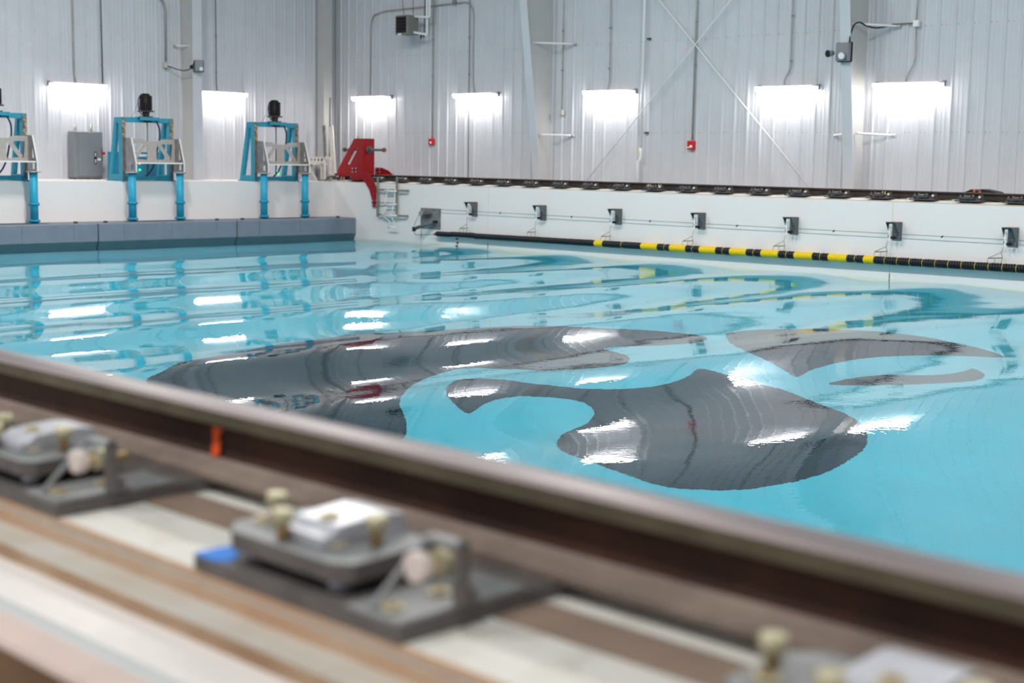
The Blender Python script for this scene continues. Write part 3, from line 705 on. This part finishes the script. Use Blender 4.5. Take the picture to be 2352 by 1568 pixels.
    for s in (-1, 1):
        y0 = s*.69
        g = MB(); F2 = lambda u, v, w_: Vector((u, w_, v))
        outer = [(.02, .235), (.56, .235), (.56, .47), (.36, 1.08), (.02, 1.08)]
        g.prism(outer, [[(.33, .29), (.44, .29), (.44, .43), (.33, .43)], [(.33, .55), (.43, .55), (.34, .88), (.33, .88)]], (y0-.008, y0+.008), F2, 'brushed')
        g.prism([(.36, 1.08), (.372, 1.08), (.572, .47), (.56, .47)], [], (y0-.016, y0+.016), F2, 'alu_edge'); g.box((.56, y0-.016, .235), (.570, y0+.016, .47), 'alu_edge')
        g.box((.01, y0-.05, .235), (.03, y0+.05, 1.08), 'brushed'); g.build('carriage_wing', t)
        # downtube
        xp = .36
        g = MB(); g.cyl((xp, y0, -.975), (xp, y0, .21), .095, 'pipe_blue', 20); dp = g.build('down_pipe', t)
        for z, r in ((.225, .17), (-.53, .13), (-.925, .135)):
            g = MB(); g.cyl((xp, y0, z-.015), (xp, y0, z+.015), r, 'pipe_blue' if z < 0 else 'alu', 20)
            if z < 0:
                for k in range(6):
                    a = math.pi/3*k; g.cyl((xp+r*.85*math.cos(a), y0+r*.85*math.sin(a), z-.035), (xp+r*.85*math.cos(a), y0+r*.85*math.sin(a), z+.035), .016, 'pipe_blue', 6)
            g.build('pipe_flange', dp)
    return t
mach = make_machine()
mlab = ['blue wavemaker drive frame nearest the red rail stop', 'blue wavemaker drive frame beside the grey electrical cabinet', 'blue wavemaker drive frame cut off by the left picture edge', 'blue wavemaker drive frame beyond the left picture edge']
for i, y in enumerate((23.73, 19.73, 15.73, 11.73)):
    o = mach if i == 0 else dup(mach, (0, 0, 0)); o.location = (XW-.01, y, 0); o['label'] = mlab[i]

# blue control cabinet behind the middle machine
a = onX(254, 348, -33.6); b = onX(378, 348, -33.6)
t = thing('control_cabinet', 'low blue control cabinet with lit lamps behind the middle machine', 'cabinet', (-33.68, (a.y+b.y)/2, 0))
g = MB(); g.box((-33.76, a.y, 0), (-33.6, b.y, a.z), 'cab_blue'); g.build('body', t, .01)
c = onX(327, 357, -33.59); g = MB(); g.box((-33.6, c.y-.14, c.z-.03), (-33.59, c.y+.14, c.z+.035), 'white'); g.build('label_plate', t)
for x, y, m_, nm in ((320.5, 374.5, 'alight', 'amber_lamp'), (321, 390, 'glight', 'green_lamp')):
    c = onX(x, y, -33.58); g = MB(); g.cyl((-33.6, c.y, c.z), (-33.56, c.y, c.z), .026, m_, 12); g.build(nm, t)
# green tag at first machine foot
c = onX(638, 396, -32.4); g = MB(); g.box((-32.42, c.y-.035, c.z-.06), (-32.40, c.y+.035, c.z+.05), 'glight'); tag(g.build('green_light'), 'small green glowing tag inside blue machine nearest the corner', 'indicator light')

# grey electrical cabinet
a = onX(171, 301, -33.95); b = onX(236, 301, -33.95)
t = thing('electrical_cabinet', 'tall grey electrical cabinet with red handle by the left wall', 'cabinet', (-34.1, (a.y+b.y)/2, 0))
g = MB(); g.box((-34.30, a.y, .04), (-33.97, b.y, a.z), 'boxgrey'); g.box((-34.28, a.y+.05, 0), (-34.0, b.y-.05, .04), 'wood'); g.build('body', t, .01)
g = MB(); g.box((-33.97, a.y+.11, .08), (-33.955, b.y-.01, a.z-.02), 'boxgrey'); dr = g.build('door', t, .004); cab_t = t; t = dr
c = onX(219.5, 363, -33.95); g = MB(); g.box((-33.955, c.y-.035, c.z-.155), (-33.952, c.y+.035, c.z+.165), 'black'); 
for dz in (.09, -.08):
    g.box((-33.952, c.y-.016, c.z+dz-.045), (-33.951, c.y+.016, c.z+dz+.045), 'white'); g.box((-33.951, c.y-.007, c.z+dz-.02), (-33.950, c.y+.007, c.z+dz+.006), 'black')
g.build('warning_label', t)
c2_ = onX(228, 366, -33.95); g = MB(); g.box((-33.955, c2_.y-.05, c2_.z-.03), (-33.951, c2_.y+.05, c2_.z+.03), 'white'); g.build('paper_label', t)
c3 = onX(238, 352, -33.9); g = MB(); g.cyl((-33.95, c3.y, c3.z), (-33.88, c3.y, c3.z), .04, 'alarm', 10); g.box((-33.96, c3.y-.03, c3.z-.2), (-33.94, c3.y+.0, c3.z+.14), 'conduit_dark'); g.build('handle', t)['label'] = 'red disconnect handle'; t = cab_t
for x in (175, 211.5):
    c = onX(x, 288, -34.1); g = MB(); g.cyl((-34.15, c.y, a.z-.02), (-34.15, c.y, c.z+.02), .03, 'conduit', 10); g.build('conduit_stub', t)
# white hose loop on the deck
c = onX(497, 412, -32.6); g = MB(); g.tube([Vector((-32.6+.03*math.sin(k), c.y+.13*math.cos(math.pi*k/12), .02+.12*math.sin(math.pi*k/12))) for k in range(13)], .014, 'cream', 6)
tag(g.build('hose_loop'), 'small cream hose loop standing on deck between the two machines', 'hose')

# ------------------------------------------------------------------ corner clutter
def leaning(px_b, px_t, Yb_, Yt_, wd, m, label):
    a = onY(*px_b, Yb_); b = onY(*px_t, Yt_); d_ = b-a; a = a-d_*((a.z+.98)/d_.z) if Yb_ > YF+.85 else a; a.z = a.z if Yb_ > YF+.85 else max(a.z, .02)
    d = (b-a).normalized(); sx = Vector((1, 0, 0)); sx = (sx - d*sx.dot(d)).normalized(); n_ = d.cross(sx)
    vs = []
    for p in (a, b):
        for q, w_ in ((-1, -1), (1, -1), (1, 1), (-1, 1)): vs.append(p+sx*wd/2*q+n_*.02*w_)
    g = MB(); g.add(vs, [(0,1,2,3),(4,7,6,5),(0,4,5,1),(1,5,6,2),(2,6,7,3),(3,7,4,0)], m); return tag(g.build('leaning_board'), label, 'board', 'boards leaning in the corner')
leaning((767, 400), (760, 290), 26.70, 26.90, .18, 'cream', 'tall white board leaning in the corner behind the far rail')
leaning((749, 400), (744, 288), 26.80, 27.00, .10, 'plate_grey', 'dark edged board leaning behind the tall white board')
leaning((757, 400), (759, 224), 26.98, 27.03, .05, 'heater', 'narrow dark olive strip standing highest in the corner')
# perforated cream lamp arm on stand
a = onY(705, 361, 26.6); b = onY(744, 374, 26.6)
t = thing('perforated_bracket', 'cream steel bracket with row of holes on a stand, left of the corner', 'bracket', ((a.x+b.x)/2, 26.6, 0))
hol = []
for k in range(4):
    cx = a.x+.28+k*.16; cz = (a.z+b.z)/2+.01; rr = .035+.008*k; hol.append([(cx+rr*.9*math.cos(2*math.pi*j/10), cz+rr*math.sin(2*math.pi*j/10)) for j in range(10)])
g = MB(); g.prism([(a.x-.12, b.z), (b.x+.05, b.z), (b.x+.05, a.z+.02), (a.x+.15, a.z+.02), (a.x-.12, a.z-.06)], hol, (26.55, 26.58), lambda u, v, w_: Vector((u, w_, v)), 'cream'); g.box((a.x-.15, 26.60, b.z), (b.x+.02, 26.62, a.z), 'brown'); g.build('perforated_plate', t)
g = MB(); g.box((a.x-.15, 26.40, b.z-.05), (b.x+.08, 26.66, b.z), 'cream'); g.build('shelf', t)
for x in (a.x+.02, a.x+.32, b.x+.02):
    g = MB(); g.box((x-.025, 26.48, 0.02), (x+.025, 26.53, b.z-.05), 'cream'); g.build('leg', t)
g = MB(); g.box((0, -.03, -.025), (.62, .03, .025), 'cream', Matrix.Rotation(math.radians(52), 3, 'Y'), (a.x+.28, 26.45, b.z-.06)); g.build('diagonal_brace', t)
g = MB(); g.box((b.x+.1, 26.5, .02), (b.x+.16, 26.56, b.z+.45-.3), 'cream'); g.box((b.x+.1, 26.5, b.z+.12), (b.x+.42, 26.56, b.z+.18), 'cream'); g.box((b.x+.36, 26.5, .02), (b.x+.42, 26.56, b.z+.12), 'cream')
tag(g.build('steel_stand'), 'cream upright steel frame between the perforated bracket and red stop', 'stand')

# ------------------------------------------------------------------ red end stop
t = thing('rail_end_stop', 'tall red steel end stop with bumper rod on the far rail', 'rail stop', (-31.3, YRF, .02))
YS = YRF-.20; YS2 = YRF+.20
def pl(L, Y): return [(onY(x, y, Y).x, onY(x, y, Y).z) for x, y in L]
FX = lambda u, v, w_: Vector((u, w_, v))
outer = pl([(775, 406), (776, 391), (814, 318), (834, 318), (834, 409), (811, 409), (811, 404)], YS)
slot = pl([(817, 341), (821, 340), (821, 345), (804, 378), (800, 378), (799, 375)], YS)
for Y, nm in ((YS, 'side_plate'), (YS2, 'side_plate')):
    g = MB(); g.prism(outer, [slot], (Y-.012, Y+.012), FX, 'red'); g.build(nm, t)
xf = outer[3][0]
g = MB(); g.box((xf-.02, YS, .05), (xf, YS2, outer[3][1]), 'red'); g.build('front_plate', t)
g = MB(); g.box((outer[2][0], YS, outer[2][1]-.02), (xf, YS2, outer[2][1]), 'red'); g.box((outer[1][0]-.0, YS, .3), (outer[1][0]+.02, YS2, outer[1][1]), 'red'); g.build('top_plate', t)
zr = onY(845, 344, YRF).z
g = MB(); g.cyl((xf-1.05, YRF, zr), (xf+.62, YRF, zr), .035, 'steel', 14); g.build('bumper_rod', t)
g = MB(); g.cyl((xf, YRF, zr), (xf+.06, YRF, zr), .10, 'steel', 20); g.cyl((xf+.06, YRF, zr), (xf+.18, YRF, zr), .06, 'steel', 6); g.build('rod_flange', t)
for x in (xf-1.09, xf+.62):
    g = MB(); g.cyl((x, YRF, zr), (x+.09, YRF, zr), .058, 'rust2', 16); g.build('bumper_pad', t, .01)
g = MB(); g.tube([Vector((xf-.35+.04*math.cos(math.pi*2*k/10), YRF-.1, outer[2][1]+.04+.04*math.sin(math.pi*2*k/10))) for k in range(11)], .008, 'steel', 6); g.build('lifting_eye', t)
arm = [(808, 384), (822, 384), (838, 391), (852, 405), (862, 425), (868, 450), (868, 475), (855.5, 475), (854, 455), (849, 436), (840, 420), (832, 411), (808, 409)]
for Y, nm in ((YF-.05, 'curved_arm'), (YRF+.40, 'curved_arm')):
    A_ = pl(arm, YF-.05)
    g = MB(); g.prism(A_, [], (Y-.012, Y+.012), FX, 'red'); 
    for px, py in ((811, 387), (819, 386.5), (811, 395), (819, 394.5), (857, 460.5), (866, 460), (857, 471), (866, 471)):
        q = onY(px, py, YF-.05); g.cyl((q.x, Y-.03, q.z), (q.x, Y-.012, q.z), .026, 'bolt', 8)
    g.build(nm, t)
g = MB(); q = pl([(808, 400)], YF-.05)[0]; g.box((q[0], YF-.05, .06), (q[0]+.35, YS, .25), 'red'); g.build('spacer_block', t)
for px in (783, 789, 838, 843):
    q = onY(px, 406, YS-.08); g = MB(); g.cyl((q.x, q.y, .03), (q.x+.03, q.y, .13), .016, 'copper', 10); g.build('anchor_bolt', t)

# ladder frame and rope ladder
YL = YF-.10
t = thing('ladder', 'grey steel ladder hanging down the white far tank wall', 'ladder', (onY(867, 498, YL).x, YL, onY(867, 498, YL).z))
for x in (868, 912):
    a = onY(x, 406, YL); b = onY(x, 498, YL); g = MB(); g.box((a.x-.025, YL-.025, b.z), (a.x+.025, YL+.01, a.z), 'ladder'); g.build('side_rail', t)
for y, w_ in ((437, 934), (465, 910), (494, 932)):
    a = onY(868, y-1.5, YL); b = onY(w_, y, YL); g = MB(); g.box((a.x, YL-.02, a.z-.028), (b.x, YL+.0, a.z+.028 if y != 465 else a.z-.005), 'ladder')
    if w_ > 920: g.box((b.x-.03, YL, a.z-.03), (b.x, YF, a.z+.03), 'ladder')
    g.build('rung', t)
YQ = YL-.05
t = thing('rope_ladder', 'white rope ladder with plastic steps tied to the steel ladder', 'rope ladder', (onY(895, 520, YQ).x, YQ, onY(895, 520, YQ).z))
for L in ([(891, 432), (884, 470), (878, 495), (895, 508), (893, 521)], [(908, 434), (905, 470), (898, 495), (904, 508), (909, 521)], [(889, 470), (879, 497)], [(903, 470), (899, 497)]):
    g = MB(); g.tube([onY(x, y, YQ) for x, y in L], .010, 'rope', 6); g.build('rope', t)
for (x0_, y0_, x1_, y1_) in ((883, 438, 910, 439), (882, 470, 910, 469), (876, 494, 911, 495), (890, 521, 908, 522)):
    g = MB(); g.tube([onY(x0_, y0_, YQ-.02), onY(x1_, y1_, YQ-.02)], .022, 'rope', 8); g.build('step', t)

# ------------------------------------------------------------------ boom, winch plate, roller brackets
t = thing('winch_plate', 'grey square wall plate with hinged arm at left end of the boom', 'wall plate', (-27.8, YF-.02, -1.15))
g = MB(); g.box((-28.17, YF-.025, -1.15), (-27.41, YF, -.61), 'plate_grey'); g.build('plate', t)
a = onY(999, 509, YF-.10); b = onY(951, 525, YF-.32)
g = MB(); g.tube([a, b], .045, 'bracket_grey', 8); g.cyl(a+Vector((0, -.06, 0)), a+Vector((0, .08, 0)), .03, 'black', 8); g.build('arm', t)
g = MB(); g.cyl(b+Vector((0, 0, -.07)), b+Vector((0, 0, .05)), .05, 'black', 10); g.build('arm_end', t)
c = onY(967, 490, YF-.15); g = MB(); g.cyl(c+Vector((0, -.02, 0)), c+Vector((0, .02, 0)), .07, 'conduit', 16); g.box((c.x, YF-.16, c.z-.02), (c.x+.3, YF-.02, c.z+.02), 'bracket_grey'); g.build('pulley', t)
g = MB(); g.tube([c+Vector((-.06, 0, 0)), b+Vector((0, 0, .08))], .006, 'cable', 6)
e = onY(1000, 538.5, YF-.25); s_ = b+Vector((0, 0, -.08)); g.tube([s_, s_+Vector((.05, 0, -.08)), e], .007, 'cable', 6)
g.tube([onY(968, 526, YF-.02), onY(967, 545, YF-.02)], .006, 'cable', 6); g.build('cable', t)
q = onY(1008, 538, YF-.25)
nb = 7; bx = [-26.13, -23.76, -21.38, -19.0, -16.62, -14.24, -11.79]
brk = None
for k in range(7):
    x = -26.045 + 2.397*k
    if brk is None:
        t = thing('roller_bracket', 'x', 'bracket', (0, 0, 0), 'grey roller brackets on the far tank wall')
        g = MB(); F = lambda u, v, w_: Vector((w_, u, v))
        g.prism([(0, 0), (0, .37), (-.30, .37), (-.27, .33), (-.10, .12), (-.12, .0)], [], (-.008, .008), F, 'bracket_grey')
        g.box((-.20, -.012, 0), (0, 0, .37), 'bracket_grey')
        g.prism([(0, .33), (0, .37), (-.30, .37), (-.27, .33), (-.19, .20), (-.17, .33)], [], (-.20, -.188), F, 'bracket_grey')
        g.box((-.20, -.30, .36), (.008, 0, .372), 'bracket_grey'); g.build('bracket_body', t)
        g = MB(); g.box((-.18, -.185, -.01), (-.15, -.165, .27), 'white'); ra = g.build('roller_arm', t)
        g = MB(); g.cyl((-.14, -.15, .06), (-.06, -.15, .06), .030, 'black', 12); g.cyl((-.19, -.17, .09), (-.18, -.17, .09), .03, 'hose', 10); g.build('roller', ra)
        brk = t; o = t
    else: o = dup(brk, (0, 0, 0))
    o.location = (x, YF, -.762)
    o['label'] = 'dark grey roller bracket on the white tank wall, %s from the left' % ordn[k]
# wires
for (z, Y, lb, r) in ((-.628, YF-.10, 'upper thin wire rope strung between the roller brackets', .006),):
    g = MB(); g.tube([(-27.4, Y, z), (-10, Y, z), (XE, Y, z)], r, 'wire', 6)
    for k in range(6):
        x = -26.045+2.397*k+.9; g.cyl((x, Y, z-.025), (x+.04, Y, z+.01), .014, 'black', 6)
    tag(g.build('wire_rope'), lb, 'wire rope')
# hangers with triangles
for k in range(7):
    x = -26.045+2.397*k; zc = -1.235+.016*k
    g = MB(); Yh = YF-.135
    top = Vector((x-.17, YF-.17, -.70)); ap = Vector((x-.27+.02, Yh, zc+.27)); l_ = Vector((x-.50, Yh, zc+.15)); r_ = Vector((x-.22, Yh, zc+.17))
    g.tube([top, ap], .004, 'wire', 5); g.tube([ap, l_], .006, 'wire', 5); g.tube([ap, r_], .006, 'wire', 5); g.tube([l_, r_], .011, 'wire', 6)
    for p in (l_, l_.lerp(r_, .5), r_): g.tube([p, p+Vector((-.02, 0, -.10))], .005, 'wire', 5)
    tag(g.build('boom_hanger'), 'thin triangular wire hanger holding the boom under the %s roller bracket' % ordn[k], 'hanger', 'triangular wire hangers of the boom')
# boom
YM = YF-.135
def bz(x):
    return -1.262+(x+27.35)*.0073 + (.012 if -26.9 < x < -26.0 else 0)
def brad(x): return .068 if x < -26.2 else .072+.0015*(x+26.2) if x < -20 else .082
t = thing('float_boom', 'long black and yellow ribbed float boom hanging along the far tank wall', 'boom', (-20, YM, -1.3))
px2x = lambda p: onY(p, 540+(p-1000)*.0592, YM).x
runs = []; cur = px2x(1003)
ys = [(1367,1386),(1474,1512),(1540,1577),(1608,1646),(1678,1716),(1750,1790),(1826,1868),(1904,1947),(1985,2009)]
for a, b in ys:
    xa, xb = px2x(a), px2x(b); runs.append((cur, xa, 'rubber')); runs.append((xa, xb, 'yellow')); cur = xb
runs.append((cur, -8.5, 'mix'))
pit = .0545; cnt = 0
for (xa, xb, m_) in runs:
    g = MB(); n = max(1, round((xb-xa)/pit)); w_ = (xb-xa)/n
    for k in range(n):
        x = xa+(k+.5)*w_; r = brad(x)*random.uniform(.97, 1.02); mm = m_
        if m_ == 'mix': mm = 'yellow' if k % 5 == 4 else 'rubber'; 
        elif m_ == 'rubber' and xa > -22 and k == n//2: mm = 'yellow'; r *= .95
        if mm == 'yellow' and m_ != 'yellow': r *= .96; g.cyl((x-w_*.55, YM, bz(x)), (x+w_*.55, YM, bz(x)), r*.97, 'rubber', 14)
        p = Vector((x, YM, bz(x)))
        prof = [(-.5, .72), (-.38, .93), (-.12, 1.0), (.12, 1.0), (.38, .93), (.5, .72)]; N_ = 14; vs = []
        for u, q in prof:
            for j in range(N_):
                a_ = 2*math.pi*j/N_; vs.append((p.x+u*w_*(.34 if mm == 'yellow' and m_ != 'yellow' else 1), p.y+r*q*math.cos(a_), p.z+r*q*math.sin(a_)))
        g.add(vs, [(i*N_+j, i*N_+(j+1) % N_, (i+1)*N_+(j+1) % N_, (i+1)*N_+j) for i in range(5) for j in range(N_)], mm, True)
    xs = g.v; g.cyl((xa, YM, bz(xa)), (xb, YM, bz(xb)), .04, 'rubber', 8)
    o = g.build('float_section', t); o['label'] = {'rubber': 'black ribbed float section', 'yellow': 'yellow ribbed float section', 'mix': 'black ribbed section with single yellow rings'}[m_]
g = MB(); xs_ = px2x(1003); g.cyl((xs_-.10, YM, bz(xs_)-.02), (xs_+.02, YM, bz(xs_)), .03, 'alarm', 8, .045); g.build('red_end_knot', t)
g = MB()
for k, (dx, dz) in enumerate(((0, 0), (.02, -.10), (0, -.18), (.01, -.26))):
    q = onY(1047, 549, YF-.05); g.box((q.x+dx-.03, YF-.03, q.z+dz-.01-.02*0), (q.x+dx+.03, YF-.001, q.z+dz+.02), 'black')
tag(g.build('depth_marks'), 'short column of black depth marks on the tank wall under the boom', 'marking')

# bag on the far rail
a = onY(2222, 441, YRF+.3); b = onY(2345, 443, YRF+.3)
t = thing('tool_bag', 'black bag with orange dots lying behind the far rail at right', 'bag', ((a.x+b.x)/2, YRF+.3, .02))
g = MB(); zt_ = a.z
P = pl([(2218, 450), (2222, 441), (2238, 434.5), (2254, 438.5), (2262, 434), (2276, 437), (2292, 440.5), (2300, 446), (2300, 470), (2218, 470)], YRF+.3)
P = [(u, max(v, .02)) for u, v in P]
g.prism(P, [], (YRF+.15, YRF+.5), FX, 'motor'); g.build('bag_body', t, .01)
for px, py in ((2238, 438.5), (2251, 441)):
    q = onY(px, py, YRF+.14); g = MB(); g.cyl((q.x, YRF+.13, q.z), (q.x, YRF+.15, q.z), .025, 'orange', 12); g.build('orange_dot', t)
# small bolts standing on the far rail (photo shows pairs of pins)
for px, py, lb in ((1489, 423, 'left of two pairs near the picture centre'), (1513, 425, 'right of two pairs near the picture centre'), (2027, 443, 'below the spot light column')):
    for k, dx in enumerate((0, .06)):
        q = onY(px, py, YRF-.09); g = MB(); g.cyl((q.x+dx, q.y, .07), (q.x+dx, q.y, .20), .012, 'copper', 8)
        tag(g.build('rail_pin'), '%s brown pin beside far rail, %s' % ('left' if k == 0 else 'right', lb), 'pin', 'small brown pins beside the far rail')
